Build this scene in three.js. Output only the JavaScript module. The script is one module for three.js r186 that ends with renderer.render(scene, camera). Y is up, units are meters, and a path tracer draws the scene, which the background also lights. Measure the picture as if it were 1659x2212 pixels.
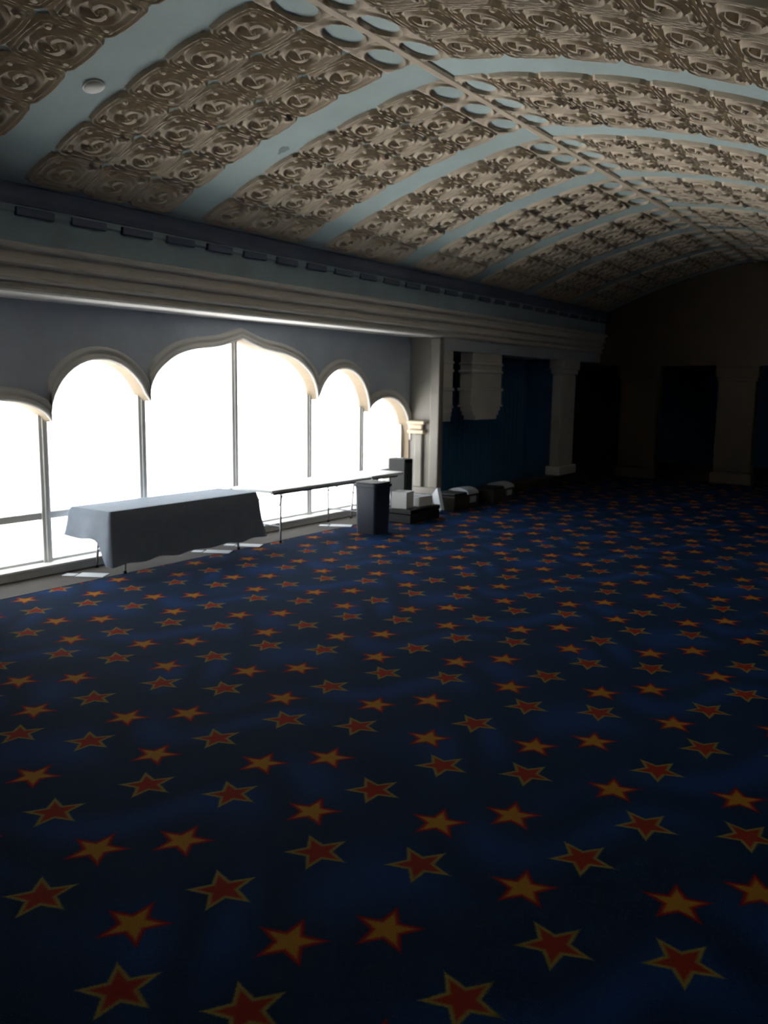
import * as THREE from 'three';
import { RoundedBoxGeometry } from 'three/addons/geometries/RoundedBoxGeometry.js';
import { mergeGeometries, mergeVertices, toCreasedNormals } from 'three/addons/utils/BufferGeometryUtils.js';
import { ImprovedNoise } from 'three/addons/math/ImprovedNoise.js';

// ---------------------------------------------------------------- camera, sky, exposure
const scene = new THREE.Scene();
const camera = new THREE.PerspectiveCamera(61.24, 1659 / 2212, 0.05, 500);
camera.rotation.order = 'YXZ';
camera.position.set(0, 2.15, 0);
camera.rotation.set(-0.1455, 0.5947, 0.01294);
camera.focus = 4.2; camera.userData.fStop = 2.8;            // hand-held phone shot, far end slightly soft
scene.background = new THREE.Color(0.93, 0.98, 1.0);        // bright overcast sky
scene.backgroundIntensity = 5;
const sun = new THREE.DirectionalLight(0xfffaf4, 52);       // high sun raking along the facade: it lights the terrace, not the room
sun.position.set(2.2, 10, -6.5); sun.target.position.set(0, 0, 0); sun.castShadow = true;
Object.assign(sun.shadow.camera, { left: -60, right: 60, top: 60, bottom: -60, near: -60, far: 120 }); sun.shadow.mapSize.set(2048, 2048);
scene.add(sun, sun.target);
const renderer = new THREE.WebGLRenderer({ antialias: true });
renderer.toneMapping = THREE.LinearToneMapping;
renderer.toneMappingExposure = 1.06;
renderer.shadowMap.enabled = true;

// ---------------------------------------------------------------- helpers
// Room frame: X across (window wall on the left), y up, D = depth along the window wall; three's z = -D.
let seed = 7;
const rnd = () => { seed = (seed * 1664525 + 1013904223) >>> 0; return seed / 4294967296; };
const perlin = new ImprovedNoise();
const fbm = (x, y, z, n) => { let s = 0, a = 0.5; for (let i = 0; i < n; i++) { s += a * perlin.noise(x, y, z + i * 7.3); x *= 2.03; y *= 2.03; a *= 0.5; } return s; };
const used = {};
function numbered(name) { const k = used[name] ?? 0; used[name] = k + 1; return k ? name + '_' + String(k).padStart(3, '0') : name; }
function metreUV(g) {
  if (g.index) g = g.toNonIndexed();
  g.computeVertexNormals();
  return metreUVkeep(g);
}
function metreUVkeep(g) {
  const p = g.attributes.position, n = g.attributes.normal, uv = new Float32Array(p.count * 2);
  for (let i = 0; i < p.count; i++) {
    const ax = Math.abs(n.getX(i)), ay = Math.abs(n.getY(i)), az = Math.abs(n.getZ(i));
    const [u, v] = ay >= ax && ay >= az ? [p.getX(i), p.getZ(i)] : ax >= az ? [p.getZ(i), p.getY(i)] : [p.getX(i), p.getY(i)];
    uv[2 * i] = u; uv[2 * i + 1] = v;
  }
  g.setAttribute('uv', new THREE.BufferAttribute(uv, 2));
  return g;
}
function clean(g) { g = g.index ? g.toNonIndexed() : g; for (const k of Object.keys(g.attributes)) if (!['position', 'normal', 'uv'].includes(k)) g.deleteAttribute(k); return g; }
const merge = (list) => (list.length === 1 ? list[0] : mergeGeometries(list.map(clean)));
function box(x0, x1, y0, y1, d0, d1) {
  const g = new THREE.BoxGeometry(x1 - x0, y1 - y0, d1 - d0);
  g.translate((x0 + x1) / 2, (y0 + y1) / 2, -(d0 + d1) / 2);
  return metreUV(g);
}
function rbox(x0, x1, y0, y1, d0, d1, r = 0.01) {
  const g = new RoundedBoxGeometry(x1 - x0, y1 - y0, d1 - d0, 2, r);
  g.translate((x0 + x1) / 2, (y0 + y1) / 2, -(d0 + d1) / 2);
  return metreUVkeep(clean(g));
}
// a rod between two room points
function rod(a, b, r, sides = 8) {
  const A = new THREE.Vector3(a[0], a[1], -a[2]), B = new THREE.Vector3(b[0], b[1], -b[2]), L = A.distanceTo(B);
  const g = new THREE.CylinderGeometry(r, r, L, sides);
  g.applyQuaternion(new THREE.Quaternion().setFromUnitVectors(new THREE.Vector3(0, 1, 0), B.clone().sub(A).normalize()));
  g.translate((A.x + B.x) / 2, (A.y + B.y) / 2, (A.z + B.z) / 2);
  return clean(g);
}
// a profile in (X, y) swept along the depth
function sweepD(points, d0, d1) {
  const s = new THREE.Shape(points.map(([x, y]) => new THREE.Vector2(x, y)));
  const g = new THREE.ExtrudeGeometry(s, { depth: d1 - d0, bevelEnabled: false, steps: 1 });
  g.translate(0, 0, -d1);
  return metreUV(g);
}
// a shape drawn in (D, y) given thickness along X from x0 to x1
function slabX(shape, x0, x1) {
  const g = new THREE.ExtrudeGeometry(shape, { depth: x1 - x0, bevelEnabled: false, curveSegments: 24 });
  // shape x -> depth D, extrude z -> X.  three: (X, y, -D)
  const p = g.attributes.position;
  for (let i = 0; i < p.count; i++) { const D = p.getX(i), y = p.getY(i), t = p.getZ(i); p.setXYZ(i, x0 + t, y, -D); }
  return metreUV(g);
}
function mesh(name, geo, material, parent) {
  const m = new THREE.Mesh(Array.isArray(geo) ? merge(geo) : geo, material);
  m.name = parent && parent !== scene ? name : numbered(name);
  m.castShadow = m.receiveShadow = true;
  (parent ?? scene).add(m);
  return m;
}
function tag(o, label, category, group, kind) {
  o.userData.label = label; o.userData.category = category;
  if (group) o.userData.group = group;
  if (kind) o.userData.kind = kind;
  return o;
}
function thing(name, label, category, group, kind, at) {
  const g = new THREE.Group(); g.name = numbered(name); scene.add(g);
  if (at) g.position.set(at[0], at[1], -at[2]);
  return tag(g, label, category, group, kind);
}
const struct = (name, geo, material, label, category) => tag(mesh(name, geo, material), label, category, null, 'structure');

// ---------------------------------------------------------------- materials
function noiseTexture(size, fn, srgb, metres) {
  const data = new Uint8Array(size * size * 4);
  for (let j = 0; j < size; j++) for (let i = 0; i < size; i++) {
    const c = fn(i / size, j / size, i, j);
    const k = (j * size + i) * 4;
    for (let q = 0; q < 3; q++) data[k + q] = Math.max(0, Math.min(255, Math.round(255 * c[q])));
    data[k + 3] = 255;
  }
  const t = new THREE.DataTexture(data, size, size);
  t.wrapS = t.wrapT = THREE.RepeatWrapping; t.magFilter = THREE.LinearFilter; t.minFilter = THREE.LinearMipmapLinearFilter; t.generateMipmaps = true;
  if (srgb) t.colorSpace = THREE.SRGBColorSpace;
  t.repeat.set(1 / metres, 1 / metres); t.needsUpdate = true;
  return t;
}
// tileable fbm on a torus-like blend
function tfbm(u, v, f, z, n) {
  const a = fbm(u * f, v * f, z, n), b = fbm((u - 1) * f, v * f, z, n), c = fbm(u * f, (v - 1) * f, z, n), d = fbm((u - 1) * f, (v - 1) * f, z, n);
  return (a * (1 - u) + b * u) * (1 - v) + (c * (1 - u) + d * u) * v;
}
const plasterBump = noiseTexture(256, (u, v) => { const n = 0.5 + 0.5 * tfbm(u, v, 14, 3, 4); return [n, n, n]; }, false, 1.3);
const mottle = (r, g, b, amp, z, metres = 2.6) => noiseTexture(256, (u, v) => { const n = 1 + amp * tfbm(u, v, 5, z, 5); return [r * n, g * n, b * n]; }, true, metres);
function plaster(r, g, b, amp, z, rough = 0.85) {
  return new THREE.MeshStandardMaterial({ map: mottle(r, g, b, amp, z), roughness: rough, bumpMap: plasterBump, bumpScale: 0.002 });
}
const M = {
  wall: plaster(0.70, 0.735, 0.78, 0.16, 11),
  cream: plaster(0.83, 0.82, 0.80, 0.12, 23),
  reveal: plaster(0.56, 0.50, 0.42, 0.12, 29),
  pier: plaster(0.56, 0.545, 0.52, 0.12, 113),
  frieze: plaster(0.60, 0.69, 0.74, 0.2, 31),
  darkBlue: plaster(0.40, 0.45, 0.54, 0.2, 37),
  vault: plaster(0.71, 0.79, 0.785, 0.10, 41),
  tan: plaster(0.79, 0.735, 0.65, 0.2, 47),
  brown: plaster(0.24, 0.215, 0.19, 0.3, 53, 0.85),
  drape: new THREE.MeshStandardMaterial({ map: mottle(0.18, 0.40, 0.56, 0.25, 59), roughness: 0.95 }),
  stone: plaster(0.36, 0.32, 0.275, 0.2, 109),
  outside: plaster(0.79, 0.79, 0.79, 0.12, 67),
  frame: new THREE.MeshStandardMaterial({ color: 0xd9dad8, roughness: 0.5 }),
  sill: new THREE.MeshStandardMaterial({ color: 0xe4e4e0, roughness: 0.5 }),
  glass: new THREE.MeshPhysicalMaterial({ color: 0xffffff, transmission: 1, thickness: 0, roughness: 0.0, ior: 1.5 }),
  cloth: new THREE.MeshStandardMaterial({ map: noiseTexture(256, (u, v, i, j) => { const w = 0.92 + 0.08 * ((i + j) % 2) + 0.10 * tfbm(u, v, 6, 71, 4); return [0.50 * w, 0.545 * w, 0.60 * w]; }, true, 0.6), roughness: 0.8 }),
  white: new THREE.MeshStandardMaterial({ map: mottle(0.84, 0.85, 0.85, 0.05, 73), roughness: 0.4 }),
  paper: new THREE.MeshStandardMaterial({ map: mottle(0.80, 0.82, 0.84, 0.06, 79), roughness: 0.7 }),
  steel: new THREE.MeshStandardMaterial({ color: 0x8a8d90, roughness: 0.4, metalness: 0.7 }),
  navy: new THREE.MeshStandardMaterial({ map: mottle(0.10, 0.15, 0.22, 0.2, 83), roughness: 0.55 }),
  black: new THREE.MeshStandardMaterial({ map: mottle(0.09, 0.10, 0.11, 0.25, 89), roughness: 0.6 }),
  caseBrown: new THREE.MeshStandardMaterial({ map: mottle(0.22, 0.20, 0.18, 0.25, 97), roughness: 0.65 }),
  grey: new THREE.MeshStandardMaterial({ map: mottle(0.66, 0.69, 0.72, 0.08, 101), roughness: 0.5 }),
  stain: plaster(0.55, 0.61, 0.62, 0.3, 103),
};

// ---------------------------------------------------------------- carpet
const cellX = 1.1716, cellD = 1.1369;
const starSpots = [['r', -2.339, 2.946], ['r', -1.897, 3.129], ['r', -2.482, 2.471], ['y', -3.191, 3.505], ['y', -2.924, 3.788], ['y', -2.603, 3.230]];
function carpetTexture() {
  const N = 2048, n2 = 2;      // two by two repeats of the pattern in one texture
  const W = cellX * n2, L = cellD * n2;
  const col = new Float32Array(N * N * 3);
  for (let j = 0; j < N; j++) for (let i = 0; i < N; i++) {
    const u = i / N, v = j / N;
    const streak = (Math.sin(2 * Math.PI * (3 * v + 0.6 * Math.sin(2 * Math.PI * u) + 0.25 * Math.sin(2 * Math.PI * (2 * u + v)))) * 0.5 + 0.5) * (0.5 + 0.5 * Math.sin(2 * Math.PI * (2 * u - v) + 1.3));
    const k = (j * N + i) * 3;
    col[k] = 0.07 + 0.025 * streak; col[k + 1] = 0.165 + 0.055 * streak; col[k + 2] = 0.275 + 0.14 * streak;
  }
  const mix = (a, b, t) => a.map((x, q) => x + (b[q] - x) * t), ss = THREE.MathUtils.smoothstep;
  const RED = [0.55, 0.16, 0.11], GOLD = [0.52, 0.45, 0.22], AMBER = [0.64, 0.45, 0.13], CRIM = [0.50, 0.08, 0.12];
  for (const [kind, X, D] of starSpots) for (let a = -1; a <= n2; a++) for (let b = -1; b <= n2; b++) {
    const cx = ((X / cellX) - Math.floor(X / cellX) + a) / n2 * N, cy = ((D / cellD) - Math.floor(D / cellD) + b) / n2 * N;
    const R = 0.163, rx = R / W * N, ry = R / L * N;
    for (let j = Math.floor(cy - ry * 1.2); j <= cy + ry * 1.2; j++) for (let i = Math.floor(cx - rx * 1.2); i <= cx + rx * 1.2; i++) {
      if (i < 0 || j < 0 || i >= N || j >= N) continue;
      const x = (i - cx) / rx, y = (j - cy) / ry;
      let th = Math.atan2(y, x) + (kind === 'y' ? Math.PI : 0);
      const r = Math.hypot(x, y), step = 2 * Math.PI / 5;
      th = Math.abs(((th % step) + step * 1.5) % step - step / 2);
      // edge between the tip (r = 1, th = 0) and the notch (r = q, th = step/2)
      const q = 0.43, px = r * Math.cos(th), py = r * Math.sin(th);
      const nx = q * Math.cos(step / 2), ny = q * Math.sin(step / 2), ex = nx - 1, ey = ny, len = Math.hypot(ex, ey);
      const dist = ((px - 1) * ey - py * ex) / len;             // negative inside
      const wob = 0.02 * perlin.noise(i * 0.11, j * 0.11, 5);
      const inside = -dist + wob, cover = ss(inside, -0.035, 0.05);
      if (cover <= 0) continue;
      const core = kind === 'r' ? ss(inside, 0.07, 0.17) : ss(inside, 0.04, 0.18);
      const c = kind === 'r' ? mix(GOLD, RED, core) : mix(CRIM, AMBER, core);
      const k = (j * N + i) * 3;
      for (let z = 0; z < 3; z++) col[k + z] = col[k + z] * (1 - cover) + c[z] * cover;
    }
  }
  const t = noiseTexture(N, (u, v, i, j) => {
    const k = (j * N + i) * 3, s = 0.86 + 0.28 * rnd() ;
    return [col[k] * s, col[k + 1] * s, col[k + 2] * s];
  }, true, 1);
  t.repeat.set(1 / W, 1 / L);
  t.anisotropy = 8;
  return t;
}
M.carpet = new THREE.MeshPhysicalMaterial({ specularIntensity: 0.12, map: carpetTexture(), roughness: 0.95, bumpMap: noiseTexture(256, () => { const n = rnd(); return [n, n, n]; }, false, 0.5), bumpScale: 0.003 });

// ---------------------------------------------------------------- dimensions
const XW = -7.8, XB = -8.45, XG = -8.62;        // main wall line, face of the arched wall in the bay, glass
const NEAR = -6, FAR = 21, XR = 1.9;
const BAY0 = 4.55, BAY1 = 13.27, SOFFIT = 3.0, CD = 8.92;

// ---------------------------------------------------------------- floor and ground
{
  const g = new THREE.BoxGeometry(XR - XW, 0.1, FAR + 0.3 - NEAR).translate((XR + XW) / 2, -0.05, -(FAR + 0.3 + NEAR) / 2);
  const p = g.attributes.position, uv = g.attributes.uv;
  for (let i = 0; i < p.count; i++) uv.setXY(i, p.getX(i), -p.getZ(i));
  struct('floor', g, M.carpet, 'blue carpet strewn with red and gold stars', 'carpet');
}
struct('floor_border', [box(XB, XW, -0.1, 0.004, BAY0, BAY1), box(-8.9, XW, -0.1, 0.004, BAY1 + 0.08, FAR + 0.3)], M.brown, 'bare brown floor strip below the arched window', 'floor');
struct('ground', box(-160, -8.9, -0.5, -0.12, -120, 140), M.outside, 'pale terrace outside the arched window', 'ground');

// ---------------------------------------------------------------- arched window wall in its bay
// outline of the opening as offsets from the centre line
const halfLobes = [
  // outer lobe (from the jamb towards the centre)
  [[4.33, 0.10], [4.33, 1.18], [4.315, 1.36], [4.25, 1.56], [4.12, 1.74], [3.93, 1.87], [3.68, 1.935], [3.45, 1.925], [3.25, 1.87], [3.12, 1.80], [3.05, 1.715]],
  null,
  [[1.65, 1.92], [1.64, 2.04], [1.59, 2.17], [1.50, 2.29], [1.36, 2.40], [1.20, 2.49], [1.02, 2.55], [0.82, 2.59], [0.62, 2.612], [0.42, 2.64], [0.22, 2.69], [0, 2.755]],
];
const arc2 = []; for (let i = 0; i <= 20; i++) { const a = i / 20 * (Math.PI - 0.32) ; arc2.push([2.35 + 0.7 * Math.cos(a), 1.705 + 0.7 * Math.sin(a)]); }
arc2[arc2.length - 1] = [1.65, 1.925]; halfLobes[1] = arc2;
const smooth = (pts, n) => new THREE.SplineCurve(pts.map((p) => new THREE.Vector2(...p))).getPoints(n).map((v) => [v.x, v.y]);
const L5 = [[4.33, 0.10], ...smooth(halfLobes[0].slice(1), 28)], L4 = halfLobes[1], L3 = smooth(halfLobes[2], 30);
const lobes = [                                                       // in depth order, each from low depth to high depth
  L5.map(([a, y]) => [CD - a, y]), L4.map(([a, y]) => [CD - a, y]),
  [...L3.map(([a, y]) => [CD - a, y]), ...L3.slice(0, -1).reverse().map(([a, y]) => [CD + a, y])],
  L4.slice().reverse().map(([a, y]) => [CD + a, y]), L5.slice().reverse().map(([a, y]) => [CD + a, y]),
];
const outline = lobes.flat();
const wallLeft = thing('wall_left', 'grey plaster wall with five-lobed arched window opening', 'wall', null, 'structure');
{
  const s = new THREE.Shape([[BAY0 - 0.2, -0.1], [BAY1 + 0.06, -0.1], [BAY1 + 0.06, 3.3], [BAY0 - 0.2, 3.3]].map((p) => new THREE.Vector2(...p)));
  s.holes.push(new THREE.Path(outline.map((p) => new THREE.Vector2(...p))));
  mesh('arcade_wall', slabX(s, XG - 0.02, XB), M.wall, wallLeft);
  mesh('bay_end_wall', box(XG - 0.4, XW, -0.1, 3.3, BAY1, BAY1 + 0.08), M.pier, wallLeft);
  mesh('bay_end_wall', box(XG - 0.05, XW, -0.1, 3.3, BAY0 - 0.22, BAY0), M.cream, wallLeft);
  mesh('bay_soffit', box(XG - 0.05, XW, SOFFIT, SOFFIT + 0.3, BAY0, BAY1), M.cream, wallLeft);
  mesh('wall_panel', box(XW - 0.2, XW, -0.1, 3.3, NEAR, BAY0 - 0.2), M.wall, wallLeft);
  mesh('curb', box(XG + 0.02, XB + 0.05, -0.1, 0.085, BAY0, BAY1), M.cream, wallLeft);
  { // plaster lining of the opening
    const pos = [], idx = [], n = outline.length;
    outline.forEach(([D, y], i) => {
      const k = Math.abs(D - CD) > 4.32 ? -Math.sign(D - CD) * 0.004 : 0;
      pos.push(XB + 0.01, y - (k ? 0 : 0.004), -(D + k), XG - 0.025, y - (k ? 0 : 0.004), -(D + k));
    });
    for (let i = 0; i + 1 < n; i++) { const q = 2 * i; idx.push(q, q + 1, q + 2, q + 2, q + 1, q + 3); }
    const g = new THREE.BufferGeometry(); g.setAttribute('position', new THREE.Float32BufferAttribute(pos, 3)); g.setIndex(idx);
    mesh('arch_lining', metreUV(g), M.reveal, wallLeft);
  }
  // moulded archivolt round each lobe, its width held inside the lobe
  const profile = [[0, 0], [0, 0.045], [0.03, 0.06], [0.055, 0.035], [0.075, 0.03], [0.10, 0.055], [0.125, 0.05], [0.145, 0.02], [0.15, 0]];
  for (let q = 0; q < 5; q++) {
    let pts = lobes[q];
    if (q === 0) pts = pts.slice(1); if (q === 4) pts = pts.slice(0, -1);
    const lo = q === 0 ? BAY0 : pts[0][0], hi = q === 4 ? BAY1 : pts[pts.length - 1][0];
    const pos = [], idx = [], n = pts.length, m = profile.length;
    for (let i = 0; i < n; i++) {
      const a = pts[Math.max(0, i - 1)], b = pts[Math.min(n - 1, i + 1)];
      let tx = b[0] - a[0], ty = b[1] - a[1]; const l = Math.hypot(tx, ty); tx /= l; ty /= l;
      for (const [o, h] of profile) {
        let D = pts[i][0] - ty * o, y = pts[i][1] + tx * o;
        if (D < lo) D = lo; if (D > hi) D = hi;
        pos.push(XB - 0.002 + h, y, -D);
      }
    }
    for (let i = 0; i + 1 < n; i++) for (let k = 0; k + 1 < m; k++) { const a = i * m + k, b = a + m; idx.push(a, b, a + 1, b, b + 1, a + 1); }
    const g = new THREE.BufferGeometry(); g.setAttribute('position', new THREE.Float32BufferAttribute(pos, 3)); g.setIndex(idx); g.computeVertexNormals();
    mesh('archivolt', metreUVkeep(g.toNonIndexed()), M.cream, wallLeft);
  }
}
// glazing
const win = thing('window_1', 'wide five-lobed window with thin grey mullions and bright sky', 'window', null, 'structure');
{
  const topAt = (D) => { for (let i = 0; i + 1 < outline.length; i++) { const [a, ya] = outline[i], [b, yb] = outline[i + 1]; if (D >= a && D <= b && b > a) return ya + (yb - ya) * (D - a) / (b - a); } return 1; };
  const posts = [-4.33, -3.05, -1.65, 0, 1.65, 3.05, 4.33];
  const RAIL = 0.64;
  for (let i = 0; i < 7; i++) {
    const D = CD + posts[i], w = 0.058, end = i === 0 || i === 6;
    const top = end ? 1.45 : i === 3 ? 2.78 : i === 1 || i === 5 ? 1.78 : 1.99;
    mesh(end ? 'jamb' : 'mullion', rbox(XG - 0.03, XG + 0.05, 0.08, top, D - w, D + w, 0.008), M.frame, win);
    if (!end) mesh('glazing_bead', rbox(XG + 0.045, XG + 0.075, 0.1, top - 0.01, D - 0.024, D + 0.024, 0.008), M.frame, win);
  }
  for (let i = 0; i < 6; i++) {
    const a = CD + posts[i], b = CD + posts[i + 1];
    mesh('rail', rbox(XG - 0.03, XG + 0.03, RAIL - 0.04, RAIL + 0.04, a + 0.03, b - 0.03, 0.008), M.frame, win);
    mesh('bottom_rail', rbox(XG - 0.03, XG + 0.03, 0.08, 0.14, a + 0.03, b - 0.03, 0.008), M.frame, win);
    const pts = [new THREE.Vector2(a, RAIL), new THREE.Vector2(b, RAIL)];
    for (let k = 20; k >= 0; k--) { const D = a + (b - a) * k / 20; pts.push(new THREE.Vector2(D, topAt(Math.min(Math.max(D, CD - 4.32), CD + 4.32)) + 0.015)); }
    mesh('pane', slabX(new THREE.Shape(pts), XG - 0.004, XG + 0.004), M.glass, win);
    mesh('pane', box(XG - 0.004, XG + 0.004, 0.1, RAIL, a, b), M.glass, win);
  }
  mesh('sill', rbox(XG + 0.02, XB + 0.075, 0.085, 0.115, BAY0 + 0.02, BAY1 - 0.02, 0.01), M.sill, win);
}
// moulded strips and impost on the far end wall of the bay
{
  const p = new THREE.Group(); p.name = 'pilaster'; wallLeft.add(p); p.userData.label = 'moulded pilaster with carved impost at the far window jamb';
  mesh('base', [rbox(-8.4, -7.74, 0.006, 0.22, BAY1 - 0.09, BAY1 - 0.001, 0.02), rbox(-8.4, -7.76, 0.22, 0.34, BAY1 - 0.06, BAY1 - 0.001, 0.02)], M.pier, p);
  mesh('shaft', merge([rbox(-8.30, -8.14, 0.34, 1.30, BAY1 - 0.06, BAY1 - 0.001, 0.025), rbox(-7.99, -7.8, 0.34, 2.98, BAY1 - 0.06, BAY1 - 0.001, 0.025)]), M.pier, p);
  mesh('impost', [rbox(-8.42, -8.08, 1.30, 1.37, BAY1 - 0.12, BAY1 - 0.001, 0.02), rbox(-8.40, -8.12, 1.37, 1.47, BAY1 - 0.09, BAY1 - 0.001, 0.03), rbox(-8.43, -8.06, 1.47, 1.53, BAY1 - 0.13, BAY1 - 0.001, 0.02)], M.tan, p);
}

// ---------------------------------------------------------------- wall beyond the window: alcove with pendants, column
const wallFar = thing('wall_back', 'dim far wall with pilasters and dark openings', 'wall', null, 'structure');
{
  const A0 = BAY1 + 0.08, A1 = 18.5;
  const al = thing('wall_alcove', 'blue draped alcove beyond the arched window', 'wall', null, 'structure');
  mesh('back_panel', box(-8.75, -8.6, 0, 3.3, A0, FAR + 0.3), M.drape, al);
  mesh('side_panel', box(-8.65, XW - 0.2, 0, 3.3, A1 + 0.1, A1 + 0.2), M.drape, al);
  mesh('lintel', box(-8.7, XW, 2.77, 3.3, A0, FAR), M.wall, al);
  mesh('step', rbox(-8.1, XW + 0.04, 0, 0.16, A0 + 0.02, FAR, 0.02), M.brown, al);
  // drape folds
  for (let i = 0; i < 26; i++) {
    const d = A0 + 0.1 + i * 0.19;
    mesh('drape_fold', rod([-8.57, 0.02, d], [-8.57, 2.76, d], 0.075 + 0.02 * rnd(), 10), M.drape, al);
  }
  const pend = (d0, d1, label) => {
    const p = thing('pendant', label, 'pendant', 'plaster pendants in the alcove opening');
    const cx0 = XW - 0.3, c = (d0 + d1) / 2, h = (d1 - d0) / 2;
    const ring = (k, y0, y1, out = 0) => rbox(cx0 + 0.02 - out, XW - 0.02 + out, y0, y1, c - h * k - out, c + h * k + out, 0.012);
    mesh('block', [ring(0.94, 2.12, 2.78), ring(0.97, 1.80, 2.06)], M.cream, p);
    mesh('moulding', [ring(1, 2.06, 2.12, 0.02), ring(0.98, 2.40, 2.45, 0.015), ring(0.98, 2.55, 2.59, 0.015), ring(1, 1.76, 1.80, 0.015)], M.cream, p);
    mesh('drop', [ring(0.9, 1.68, 1.76), ring(0.8, 1.60, 1.68), ring(0.68, 1.52, 1.60)], M.cream, p);
  };
  pend(BAY1 + 0.12, BAY1 + 0.46, 'narrow plaster pendant beside the window pilaster');
  pend(14.4, 15.7, 'broad stepped plaster pendant against the blue drape');
  const col = thing('column', 'dim plaster column at the far end of the alcove', 'column');
  mesh('plinth', rbox(XW - 0.25, XW + 0.1, 0.16, 0.36, A1 - 0.02, A1 + 0.98, 0.02), M.cream, col);
  mesh('shaft', rbox(XW - 0.2, XW + 0.04, 0.36, 2.45, A1 + 0.06, A1 + 0.9, 0.04), M.cream, col);
  mesh('capital', [rbox(XW - 0.22, XW + 0.07, 2.45, 2.55, A1 + 0.02, A1 + 0.94, 0.02), rbox(XW - 0.25, XW + 0.1, 2.55, 2.77, A1 - 0.02, A1 + 0.98, 0.03)], M.cream, col);
  // far wall
  // vestibule behind the openings
  const V = FAR + 5;
  mesh('vestibule_back', box(-8.9, XR + 0.2, -0.1, 3.3, V, V + 0.15), M.drape, wallFar);
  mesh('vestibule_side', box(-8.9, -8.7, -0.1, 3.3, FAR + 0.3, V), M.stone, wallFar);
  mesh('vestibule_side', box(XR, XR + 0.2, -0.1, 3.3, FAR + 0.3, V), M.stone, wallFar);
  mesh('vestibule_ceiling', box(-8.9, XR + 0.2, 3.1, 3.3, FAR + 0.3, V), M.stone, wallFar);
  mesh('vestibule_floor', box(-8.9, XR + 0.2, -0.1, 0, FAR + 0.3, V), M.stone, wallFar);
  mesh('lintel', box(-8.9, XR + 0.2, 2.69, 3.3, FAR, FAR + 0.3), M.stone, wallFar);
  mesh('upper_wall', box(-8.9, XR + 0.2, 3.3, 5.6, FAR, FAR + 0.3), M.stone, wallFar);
  [[-7.2, -6.3], [-4.93, -4.11], [-2.6, -1.8], [-0.3, 0.5]].forEach(([x0, x1], i) => {
    const names = ['dim pilaster on the far wall nearest the window side', 'dim pilaster on the far wall at the right edge of the photo', 'dim far wall pilaster just right of the view', 'dim far wall pilaster well right of the view'];
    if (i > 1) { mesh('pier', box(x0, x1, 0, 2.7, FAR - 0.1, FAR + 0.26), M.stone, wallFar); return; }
    const c = thing('wall_pilaster', names[i], 'pilaster', 'pilasters on the far wall');
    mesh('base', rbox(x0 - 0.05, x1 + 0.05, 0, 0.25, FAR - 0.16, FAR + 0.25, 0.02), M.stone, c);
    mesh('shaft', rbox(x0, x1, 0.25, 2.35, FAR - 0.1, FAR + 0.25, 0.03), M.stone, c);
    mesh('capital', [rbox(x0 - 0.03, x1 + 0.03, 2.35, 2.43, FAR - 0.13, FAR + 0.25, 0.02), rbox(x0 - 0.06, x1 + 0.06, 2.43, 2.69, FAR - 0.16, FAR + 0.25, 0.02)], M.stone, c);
  });
}
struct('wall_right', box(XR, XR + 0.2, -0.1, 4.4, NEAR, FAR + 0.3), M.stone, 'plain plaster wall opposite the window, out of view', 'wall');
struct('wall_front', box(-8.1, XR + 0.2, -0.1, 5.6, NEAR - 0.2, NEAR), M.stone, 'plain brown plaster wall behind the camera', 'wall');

// ---------------------------------------------------------------- cornices
function cornice(mirror, label, name) {
  const c = thing(name, label, 'cornice', null, 'structure');
  const mx = (pts) => pts.map(([o, y]) => [mirror ? -0.6 - o : XW + o, y]);
  mesh('architrave', sweepD(mx([[-0.2, 2.99], [0.0, 2.99], [0.03, 3.0], [0.045, 3.02], [0.045, 3.05], [0.02, 3.06], [0.02, 3.085], [0.07, 3.10], [0.085, 3.115], [0.085, 3.135], [0.06, 3.15], [0.055, 3.21], [0.055, 3.225], [0.10, 3.24], [0.125, 3.26], [0.125, 3.285], [0.095, 3.30], [0.10, 3.37], [0.13, 3.38], [0.16, 3.395], [0.175, 3.415], [0.175, 3.435], [0.15, 3.45], [-0.2, 3.45]]), NEAR, FAR), M.cream, c);
  mesh('frieze', sweepD(mx([[-0.2, 3.45], [0.10, 3.45], [0.10, 3.72], [0.12, 3.74], [0.12, 4.10], [-0.2, 4.10]]), NEAR, FAR), M.frieze, c);
  mesh('upper_band', sweepD(mx([[0.11, 3.80], [0.135, 3.80], [0.15, 3.86], [0.15, 4.07], [0.11, 4.07]]), NEAR, FAR), M.darkBlue, c);
  if (!mirror) for (let d = 3.2; d < FAR - 0.3; d += 0.62) mesh('frieze_block', rbox(XW + 0.10, XW + 0.15, 3.70, 3.78, d, d + 0.42, 0.012), M.darkBlue, c);
  return c;
}
cornice(false, 'deep moulded plaster cornice running above the arched window', 'trim_1');

// ---------------------------------------------------------------- vaulted ceiling
const ceiling = thing('ceiling', 'barrel vault of carved tan panels between pale blue ribs', 'ceiling', null, 'structure');
const XC = -4.32;
const half = smooth([[0, 4.985], [0.5, 4.925], [1.0, 4.815], [1.6, 4.655], [2.3, 4.42], [2.9, 4.18], [3.33, 3.99]], 60);
const half2 = smooth([[0, 4.985], [0.5, 4.935], [1.0, 4.85], [1.5, 4.74], [2.1, 4.57], [2.8, 4.32], [3.6, 4.01], [4.4, 3.68], [5.1, 3.36], [5.75, 3.05], [6.27, 2.8]], 90);
const profileV = [...half.slice().reverse().map(([u, y]) => [XC - u, y]), ...half2.slice(1).map(([u, y]) => [XC + u, y])];
const arcLen = [0]; for (let i = 1; i < profileV.length; i++) arcLen.push(arcLen[i - 1] + Math.hypot(profileV[i][0] - profileV[i - 1][0], profileV[i][1] - profileV[i - 1][1]));
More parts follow.
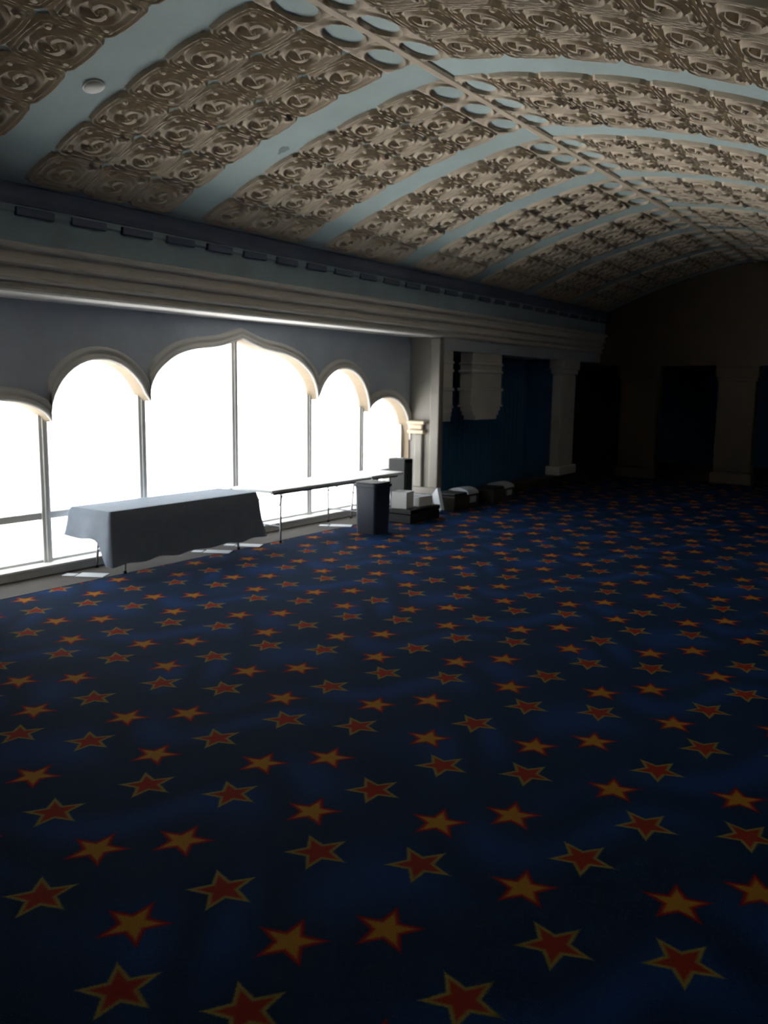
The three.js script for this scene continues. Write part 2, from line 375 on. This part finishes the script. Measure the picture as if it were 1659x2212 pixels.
const APEX = arcLen[60];                                       // arc length at the crown
function onVault(s) {
  let i = 1; while (i < arcLen.length - 1 && arcLen[i] < s) i++;
  const t = (s - arcLen[i - 1]) / (arcLen[i] - arcLen[i - 1]), [x0, y0] = profileV[i - 1], [x1, y1] = profileV[i];
  const l = Math.hypot(x1 - x0, y1 - y0);
  return { x: x0 + (x1 - x0) * t, y: y0 + (y1 - y0) * t, tx: (x1 - x0) / l, ty: (y1 - y0) / l };
}
mesh('vault_shell', sweepD([...profileV, ...profileV.slice().reverse().map(([x, y]) => [x, y + 0.15])], NEAR, FAR), M.vault, ceiling);

const RIB0 = 4.85, BAYL = 2.27, RIBW = 0.48, TW = (BAYL - RIBW) / 3;
const CROWN = 0.36, ROWS = 6, TH = (APEX - CROWN - 0.06) / ROWS;
const ss = THREE.MathUtils.smoothstep;
function reliefTile(w, h, nx, ny, heightAt) {
  const g = new THREE.PlaneGeometry(w, h, nx, ny), p = g.attributes.position;
  for (let i = 0; i < p.count; i++) p.setZ(i, heightAt(p.getX(i) / (w / 2), p.getY(i) / (h / 2)));
  g.computeVertexNormals();
  const uv = g.attributes.uv; for (let i = 0; i < uv.count; i++) uv.setXY(i, p.getX(i), p.getY(i));
  return g;
}
const ridge = (d, at, wd) => Math.max(0, 1 - Math.abs(d - at) / wd);
function lobed(x, y) {                                                 // signed distance to a square with notched corners, positive inside
  const ax = Math.abs(x), ay = Math.abs(y);
  const bulge = 0.035 * Math.cos(Math.min(ax, ay) * Math.PI);
  return Math.min(0.965 + bulge - Math.max(ax, ay), Math.hypot(ax - 1.02, ay - 1.02) - 0.25);
}
function scrolls(x, y) {
  const d = lobed(x, y), r = Math.hypot(x, y), a = Math.atan2(y, x);
  let h = -0.008 + 0.036 * ss(d, 0.0, 0.04);
  h += 0.016 * ridge(d, 0.075, 0.045) - 0.024 * ridge(d, 0.145, 0.035) + 0.014 * ridge(d, 0.21, 0.04) - 0.02 * ss(d, 0.24, 0.27);
  h += 0.042 * Math.sqrt(ridge(r, 0.54, 0.085)) * ss(d, 0.2, 0.26);    // ring
  const arm = Math.sin(a * 2 + r * 12);                                // curling leaves inside the ring
  h += 0.036 * ss(arm, -0.1, 0.35) * ss(0.45 - r, 0, 0.05) + 0.02 * ss(0.14 - r, 0, 0.05);
  const sx = Math.abs(x) - 0.58, sy = Math.abs(y) - 0.58, sr = Math.hypot(sx, sy);
  h += 0.034 * ss(0.13 - sr, 0, 0.05) * ss(d, 0.1, 0.22);              // buds in the corners
  const edge = 0.965 + 0.035 * Math.cos(Math.min(Math.abs(x), Math.abs(y)) * Math.PI) - Math.max(Math.abs(x), Math.abs(y));
  return edge > 0.02 ? Math.max(h, 0.004) : d > -0.03 ? h : -0.012;
}
const tileFine = reliefTile(TW * 1.03, TH * 1.03, 64, 58, scrolls), tileMid = reliefTile(TW * 1.03, TH * 1.03, 44, 40, scrolls), tileFar = reliefTile(TW * 1.03, TH * 1.03, 26, 24, scrolls);
function ovalFrame(x, y) {
  const e = Math.hypot(x / 0.70, y / 0.68) - 1;
  const edge = Math.min(1 - Math.abs(x), 1 - Math.abs(y));
  return e < 0 ? -0.012 : -0.006 + 0.03 * ss(e, 0, 0.1) + 0.014 * ridge(e, 0.15, 0.1) - 0.012 * ridge(e, 0.36, 0.12) - 0.02 * ss(0.12 - edge, 0, 0.12);
}
const crownTile = reliefTile(TW * 1.02, CROWN * 1.02, 30, 22, ovalFrame);
const camInv = (() => { camera.updateMatrixWorld(); camera.updateProjectionMatrix(); return camera.projectionMatrix.clone().multiply(camera.matrixWorldInverse); })();
const seen = (x, y, d, m = 1.15) => { const v = new THREE.Vector4(x, y, -d, 1).applyMatrix4(camInv); return v.w > 0.2 && Math.abs(v.x / v.w) < m && Math.abs(v.y / v.w) < m; };
const spots = [];
for (let b = -2; b < 8; b++) {
  const r0 = RIB0 + b * BAYL + RIBW / 2;
  for (let k = 0; k < 3; k++) {
    const d = r0 + (k + 0.5) * TW; if (d > FAR - 0.2) continue;
    for (let row = 0; row < ROWS * 2 + 5; row++) {
      const crown = row === ROWS || row === ROWS + 1;
      const s = row < ROWS ? 0.06 + (row + 0.5) * TH : crown ? APEX + (row === ROWS ? -0.5 : 0.5) * CROWN : APEX + CROWN + (row - ROWS - 2 + 0.5) * TH;
      const v = onVault(s);
      spots.push({ crown, d, v, flip: row > ROWS, seen: seen(v.x, v.y, d), far: Math.hypot(v.x, v.y - 2.15, d) });
    }
  }
}
spots.sort((a, b) => (b.seen - a.seen) || a.far - b.far);
const counts = { coffer_panel: 0, crown_panel: 0 }, rest = [];
for (const q of spots) {
  const nm = q.crown ? 'crown_panel' : 'coffer_panel';
  const m = new THREE.Matrix4().makeBasis(new THREE.Vector3(0, 0, -1).multiplyScalar(1), new THREE.Vector3(q.v.tx, q.v.ty, 0), new THREE.Vector3(q.v.ty, -q.v.tx, 0));
  if (q.flip) m.multiply(new THREE.Matrix4().makeRotationZ(Math.PI));
  m.setPosition(q.v.x, q.v.y, -q.d);
  const geo = q.crown ? crownTile : q.far < 9 ? tileFine : q.far < 13 ? tileMid : tileFar;
  if (q.seen && counts[nm] < 300) { counts[nm]++; const t = mesh(nm, geo, M.tan, ceiling); t.applyMatrix4(m); } else rest.push((q.crown ? crownTile : tileFar).clone().applyMatrix4(m));
}
if (rest.length) { const r = mesh('carved_panels', rest, M.tan, ceiling); r.userData.kind = 'stuff'; }
mesh('ridge_moulding', (() => { const v = onVault(APEX); return sweepD([[v.x - 0.06, v.y + 0.02], [v.x - 0.06, v.y - 0.02], [v.x - 0.03, v.y - 0.035], [v.x + 0.03, v.y - 0.035], [v.x + 0.06, v.y - 0.02], [v.x + 0.06, v.y + 0.02]], NEAR, FAR); })(), M.tan, ceiling);
{ // flaking patch on a rib
  const v = onVault(1.55), sh = new THREE.Shape();
  for (let i = 0; i < 18; i++) { const a = i / 18 * 2 * Math.PI, r = 0.03 + 0.035 * rnd(); const x = Math.cos(a) * r, y = Math.sin(a) * r * 1.5; i ? sh.lineTo(x, y) : sh.moveTo(x, y); }
  const g = new THREE.ExtrudeGeometry(sh, { depth: 0.002, bevelEnabled: false });
  const t = mesh('flaked_patch', metreUV(g), M.stain, ceiling);
  t.applyMatrix4(new THREE.Matrix4().makeBasis(new THREE.Vector3(0, 0, -1), new THREE.Vector3(v.tx, v.ty, 0), new THREE.Vector3(v.ty, -v.tx, 0)).setPosition(v.x, v.y, -(RIB0 + BAYL + 0.1)));
}
{ // white detector on the nearest rib
  const v = onVault(1.52), t = thing('smoke_detector', 'small white round detector on the nearest ceiling rib', 'detector');
  const q = new THREE.Matrix4().makeBasis(new THREE.Vector3(0, 0, -1), new THREE.Vector3(v.ty, -v.tx, 0), new THREE.Vector3(-v.tx, -v.ty, 0)).setPosition(v.x, v.y, -4.88);
  t.applyMatrix4(q);
  mesh('base', new THREE.CylinderGeometry(0.09, 0.09, 0.014, 28).translate(0, 0.006, 0), M.sill, t);
  mesh('cap', new THREE.LatheGeometry([[0.08, 0.012], [0.075, 0.022], [0.05, 0.03], [0.02, 0.034], [0, 0.034]].map((p) => new THREE.Vector2(...p)), 24), M.sill, t);
}

// ---------------------------------------------------------------- tables by the window
function foldingTable(label, x0, x1, d0, d1, top, topMaterial) {
  const t = thing('folding_table', label, 'table', null, null, [(x0 + x1) / 2, 0.004, (d0 + d1) / 2]);
  const hx = (x1 - x0) / 2, hd = (d1 - d0) / 2;
  mesh('table_top', rbox(-hx, hx, top - 0.045, top, -hd, hd, 0.018), topMaterial, t);
  for (const e of [-1, 1]) mesh('apron', rbox(e * (hx - 0.075) - 0.015, e * (hx - 0.075) + 0.015, top - 0.08, top - 0.045, -hd + 0.1, hd - 0.1, 0.005), M.steel, t);
  for (const e of [-1, 1]) {
    const d = e * (hd - 0.28);
    for (const sx of [-1, 1]) {
      const l = mesh('leg', rod([sx * (hx - 0.1), top - 0.06, d], [sx * (hx - 0.07), 0.0, d + e * 0.05], 0.015), M.steel, t);
      mesh('foot', rod([sx * (hx - 0.07), 0.0, d + e * 0.05], [sx * (hx - 0.07), 0.03, d + e * 0.05], 0.02), M.black, l);
    }
    mesh('cross_bar', rod([-hx + 0.09, 0.22, d + e * 0.035], [hx - 0.09, 0.22, d + e * 0.035], 0.011), M.steel, t);
    for (const sx of [-1, 1]) mesh('brace', rod([sx * (hx - 0.12), 0.5, d + e * 0.015], [0, top - 0.06, d - e * 0.4], 0.009), M.steel, t);
  }
  return t;
}
foldingTable('long folding table hidden under the dark grey cloth', -8.37, -7.73, 6.08, 8.38, 0.735, M.white);
foldingTable('long bare white folding table in front of the window', -8.36, -7.62, 8.62, 10.92, 0.74, M.white);
foldingTable('short white table end behind the dark bin', -8.3, -7.66, 10.98, 11.9, 0.745, M.white);

{ // cloth draped over the first table
  const x0 = -8.39, x1 = -7.71, d0 = 6.06, d1 = 8.40, top = 0.742;
  const per = [];                                            // walk round the top edge
  const N = { a: 70, b: 22 };
  const r = 0.03;
  const side = (n, f) => { for (let i = 0; i < n; i++) per.push(f(i / n)); };
  // front edge (x1) from d0 to d1, far end, back, near end; [x, d, nx, nd, hem]
  side(N.a, (t) => [x1, d0 + (d1 - d0) * t, 1, 0, 0.15]);
  side(N.b, (t) => [x1 - (x1 - x0) * t, d1, 0, 1, 0.34]);
  side(N.a, (t) => [x0, d1 - (d1 - d0) * t, -1, 0, 0.40]);
  side(N.b, (t) => [x0 + (x1 - x0) * t, d0, 0, -1, 0.42]);
  const n = per.length, rows = 16, pos = [], idx = [];
  let run = 0;
  for (let i = 0; i < n; i++) {
    let [x, d, nx, nd, hem] = per[i];
    // near a corner the normals turn and the cloth hangs lower and flares
    const cxd = Math.min(Math.abs(x - x0), Math.abs(x - x1)) + Math.min(Math.abs(d - d0), Math.abs(d - d1));
    const corner = Math.exp(-((cxd / 0.13) ** 2));
    const cx = x > (x0 + x1) / 2 ? 1 : -1, cd = d > (d0 + d1) / 2 ? 1 : -1;
    const vx = nx + 0.7 * corner * (nx ? 0 : cx), vd = nd + 0.7 * corner * (nd ? 0 : cd);
    const h = (x > (x0 + x1) / 2 ? THREE.MathUtils.lerp(hem, 0.15, corner) : hem) - 0.0 * corner;
    const fold = Math.sin(i * 0.55) * 0.5 + Math.sin(i * 0.23 + 1.1) * 0.5;
    for (let k = 0; k <= rows; k++) {
      const t = k / rows, drop = t * (top - h);
      const out = r * Math.min(1, t * 6) + t * t * (0.03 + 0.022 * fold + (x > (x0 + x1) / 2 ? 0.06 : 0.0) * corner);
      const wave = 0.012 * Math.sin(i * 0.4) * t;
      pos.push(x + vx * out, Math.max(0.03, top - drop + (k === rows ? wave : 0)) - 0.006 * Math.min(1, t * 6), -(d + vd * out));
    }
  }
  for (let i = 0; i < n; i++) for (let k = 0; k < rows; k++) { const a = i * (rows + 1) + k, b = ((i + 1) % n) * (rows + 1) + k; idx.push(a, a + 1, b, b, a + 1, b + 1); }
  const skirt = new THREE.BufferGeometry(); skirt.setAttribute('position', new THREE.Float32BufferAttribute(pos, 3)); skirt.setIndex(idx); skirt.computeVertexNormals();
  const tg = new THREE.PlaneGeometry(x1 - x0, d1 - d0, 20, 60).rotateX(-Math.PI / 2).translate((x0 + x1) / 2, top, -(d0 + d1) / 2);
  const tp = tg.attributes.position;
  for (let i = 0; i < tp.count; i++) { const ex = Math.min(tp.getX(i) - x0, x1 - tp.getX(i)), ed = Math.min(-tp.getZ(i) - d0, d1 + tp.getZ(i)); if (ex > 0.01 && ed > 0.01) tp.setY(i, top + 0.003 + 0.004 * perlin.noise(tp.getX(i) * 4, tp.getZ(i) * 3, 2)); }
  tg.computeVertexNormals();
  const g = merge([metreUVkeep(clean(skirt)), metreUVkeep(clean(tg))]);
  tag(mesh('tablecloth', g, M.cloth), 'dark grey cloth draped over the table nearest in the window', 'tablecloth');
}

// ---------------------------------------------------------------- bin, cases and cartons
{
  const b = thing('waste_bin', 'dark navy upright bin standing in front of the white table end', 'bin', null, null, [-7.2, 0, 10.35]);
  const sh = (w, d, r) => { const s = new THREE.Shape(); s.absarc(w - r, d - r, r, 0, Math.PI / 2); s.absarc(-w + r, d - r, r, Math.PI / 2, Math.PI); s.absarc(-w + r, -d + r, r, Math.PI, 1.5 * Math.PI); s.absarc(w - r, -d + r, r, 1.5 * Math.PI, 2 * Math.PI); return s; };
  const body = new THREE.ExtrudeGeometry(sh(0.2, 0.2, 0.06), { depth: 0.70, bevelEnabled: false, curveSegments: 8 }).rotateX(-Math.PI / 2);
  const p = body.attributes.position; for (let i = 0; i < p.count; i++) { const k = 0.9 + 0.1 * p.getY(i) / 0.7; p.setX(i, p.getX(i) * k); p.setZ(i, p.getZ(i) * k); }
  mesh('body', metreUVkeep(toCreasedNormals(clean(body), 0.6)), M.navy, b);
  mesh('rim', metreUVkeep(clean(new THREE.ExtrudeGeometry(sh(0.215, 0.215, 0.07), { depth: 0.03, bevelEnabled: true, bevelSize: 0.006, bevelThickness: 0.006, bevelSegments: 2, curveSegments: 8 }).rotateX(-Math.PI / 2).translate(0, 0.69, 0))), M.navy, b);
  mesh('lid', metreUVkeep(clean(new THREE.ExtrudeGeometry(sh(0.19, 0.19, 0.06), { depth: 0.02, bevelEnabled: true, bevelSize: 0.01, bevelThickness: 0.012, bevelSegments: 3, curveSegments: 8 }).rotateX(-Math.PI / 2).translate(0, 0.72, 0))), M.black, b);
}
{
  const s = thing('equipment_case', 'tall black case standing at the right end of the window', 'case', null, null, [-8.12, 0.004, 12.5]);
  mesh('body', rbox(-0.17, 0.17, 0.03, 0.90, -0.13, 0.13, 0.02), M.black, s);
  mesh('front_panel', rbox(0.165, 0.18, 0.1, 0.84, -0.10, 0.10, 0.005), M.black, s);
  mesh('handle', rod([-0.06, 0.905, 0], [0.06, 0.905, 0], 0.012), M.steel, s);
  for (const [a, b] of [[-1, -1], [-1, 1], [1, -1], [1, 1]]) mesh('foot', rbox(a * 0.13 - 0.02, a * 0.13 + 0.02, 0, 0.03, b * 0.1 - 0.02, b * 0.1 + 0.02, 0.005), M.black, s);
}
function carton(label, at, w, h, d, turn, m = M.white) {
  const c = thing('carton', label, 'carton', 'white cartons by the window end', null, at);
  c.rotation.y = turn;
  mesh('body', rbox(-w / 2, w / 2, 0, h, -d / 2, d / 2, 0.006), m, c);
  mesh('flap', [rbox(-w / 2 - 0.004, -0.004, h, h + 0.006, -d / 2, d / 2, 0.002), rbox(0.004, w / 2 + 0.004, h, h + 0.006, -d / 2, d / 2, 0.002)], M.paper, c);
  mesh('tape', rbox(-0.025, 0.025, h + 0.006, h + 0.008, -d / 2, d / 2, 0.0008), M.grey, c);
  return c;
}
{
  const b = thing('low_case', 'low black case on the floor right of the dark bin', 'case', null, null, [-7.38, 0, 11.75]);
  mesh('body', rbox(-0.24, 0.24, 0.0, 0.14, -0.45, 0.45, 0.015), M.black, b);
  mesh('lid', rbox(-0.245, 0.245, 0.145, 0.22, -0.455, 0.455, 0.015), M.black, b);
}
carton('taller white carton on the low black case', [-7.42, 0.22, 11.5], 0.26, 0.26, 0.28, 0.15);
carton('shallow white carton beside the taller one on the low case', [-7.38, 0.22, 11.93], 0.28, 0.15, 0.36, -0.1);

function lidCase(label, x, d, w, h, l) {
  const c = thing('padded_case', label, 'case', 'dark cases along the alcove step', null, [x, 0, d]);
  mesh('body', rbox(-w / 2, w / 2, 0, h * 0.72, -l / 2, l / 2, 0.015), M.caseBrown, c);
  // rounded grey lid
  const g = new THREE.CylinderGeometry(w * 0.5, w * 0.5, l * 0.42, 20, 1, false, 0, Math.PI).rotateX(Math.PI / 2).rotateZ(Math.PI / 2);
  g.scale(1, (h * 0.28) / (w * 0.5), 1); g.rotateY(Math.PI).translate(0, h * 0.72, -l * 0.26);
  mesh('lid', metreUVkeep(clean(g)), M.grey, c);
  mesh('cover', rbox(-w / 2 + 0.01, w / 2 - 0.01, h * 0.70, h * 0.86, -l * 0.48, l * 0.02, 0.02), M.black, c);
  mesh('latch', rbox(w / 2 - 0.004, w / 2 + 0.012, h * 0.3, h * 0.6, l * 0.1, l * 0.34, 0.004), M.grey, c);
  return c;
}
lidCase('dark case with rounded grey lid behind the leaning board', -7.48, 13.35, 0.44, 0.36, 0.9);
lidCase('farther dark case with rounded grey lid by the alcove', -7.44, 14.75, 0.42, 0.34, 0.9);
{
  const g = rbox(-0.03, 0.03, 0, 0.42, -0.14, 0.14, 0.006);
  const b = tag(mesh('board', g, M.grey), 'light grey board leaning at the near case', 'board');
  b.position.set(-7.38, 0.002, -12.62); b.rotation.set(-0.55, 0.9, 0, 'YXZ');
}

// ---------------------------------------------------------------- papers on the bare floor strip
[['nearer of two paper sheets below the hem of the dark cloth', 'sheet', -7.88, 7.85, 0.34, 0.2, 0.5], ['farther of two paper sheets below the hem of the dark cloth', 'sheet', -7.87, 8.42, 0.34, 0.2, 0.45], ['paper sheet on the bare floor nearest the left edge of the photo', 'sheet', -8.0, 6.02, 0.32, 0.2, 0.5], ['paper sheet below the bare white table', 'sheet', -7.9, 10.5, 0.34, 0.2, 0.5]].forEach(([label, cat, x, d, l, w, turn], i) => {
  const t = thing('paper_sheet', label, cat, 'papers on the bare floor', null, [x, 0.0045, d]);
  t.rotation.y = turn;
  mesh('page', rbox(-l / 2, l / 2, 0, 0.006, -w / 2, w / 2, 0.002), M.paper, t);
  mesh('page', rbox(-l / 2 - 0.16, -l / 2 - 0.02, 0, 0.005, -w / 2 + 0.02, w / 2 - 0.05, 0.002), M.paper, t);
});

renderer.render(scene, camera);
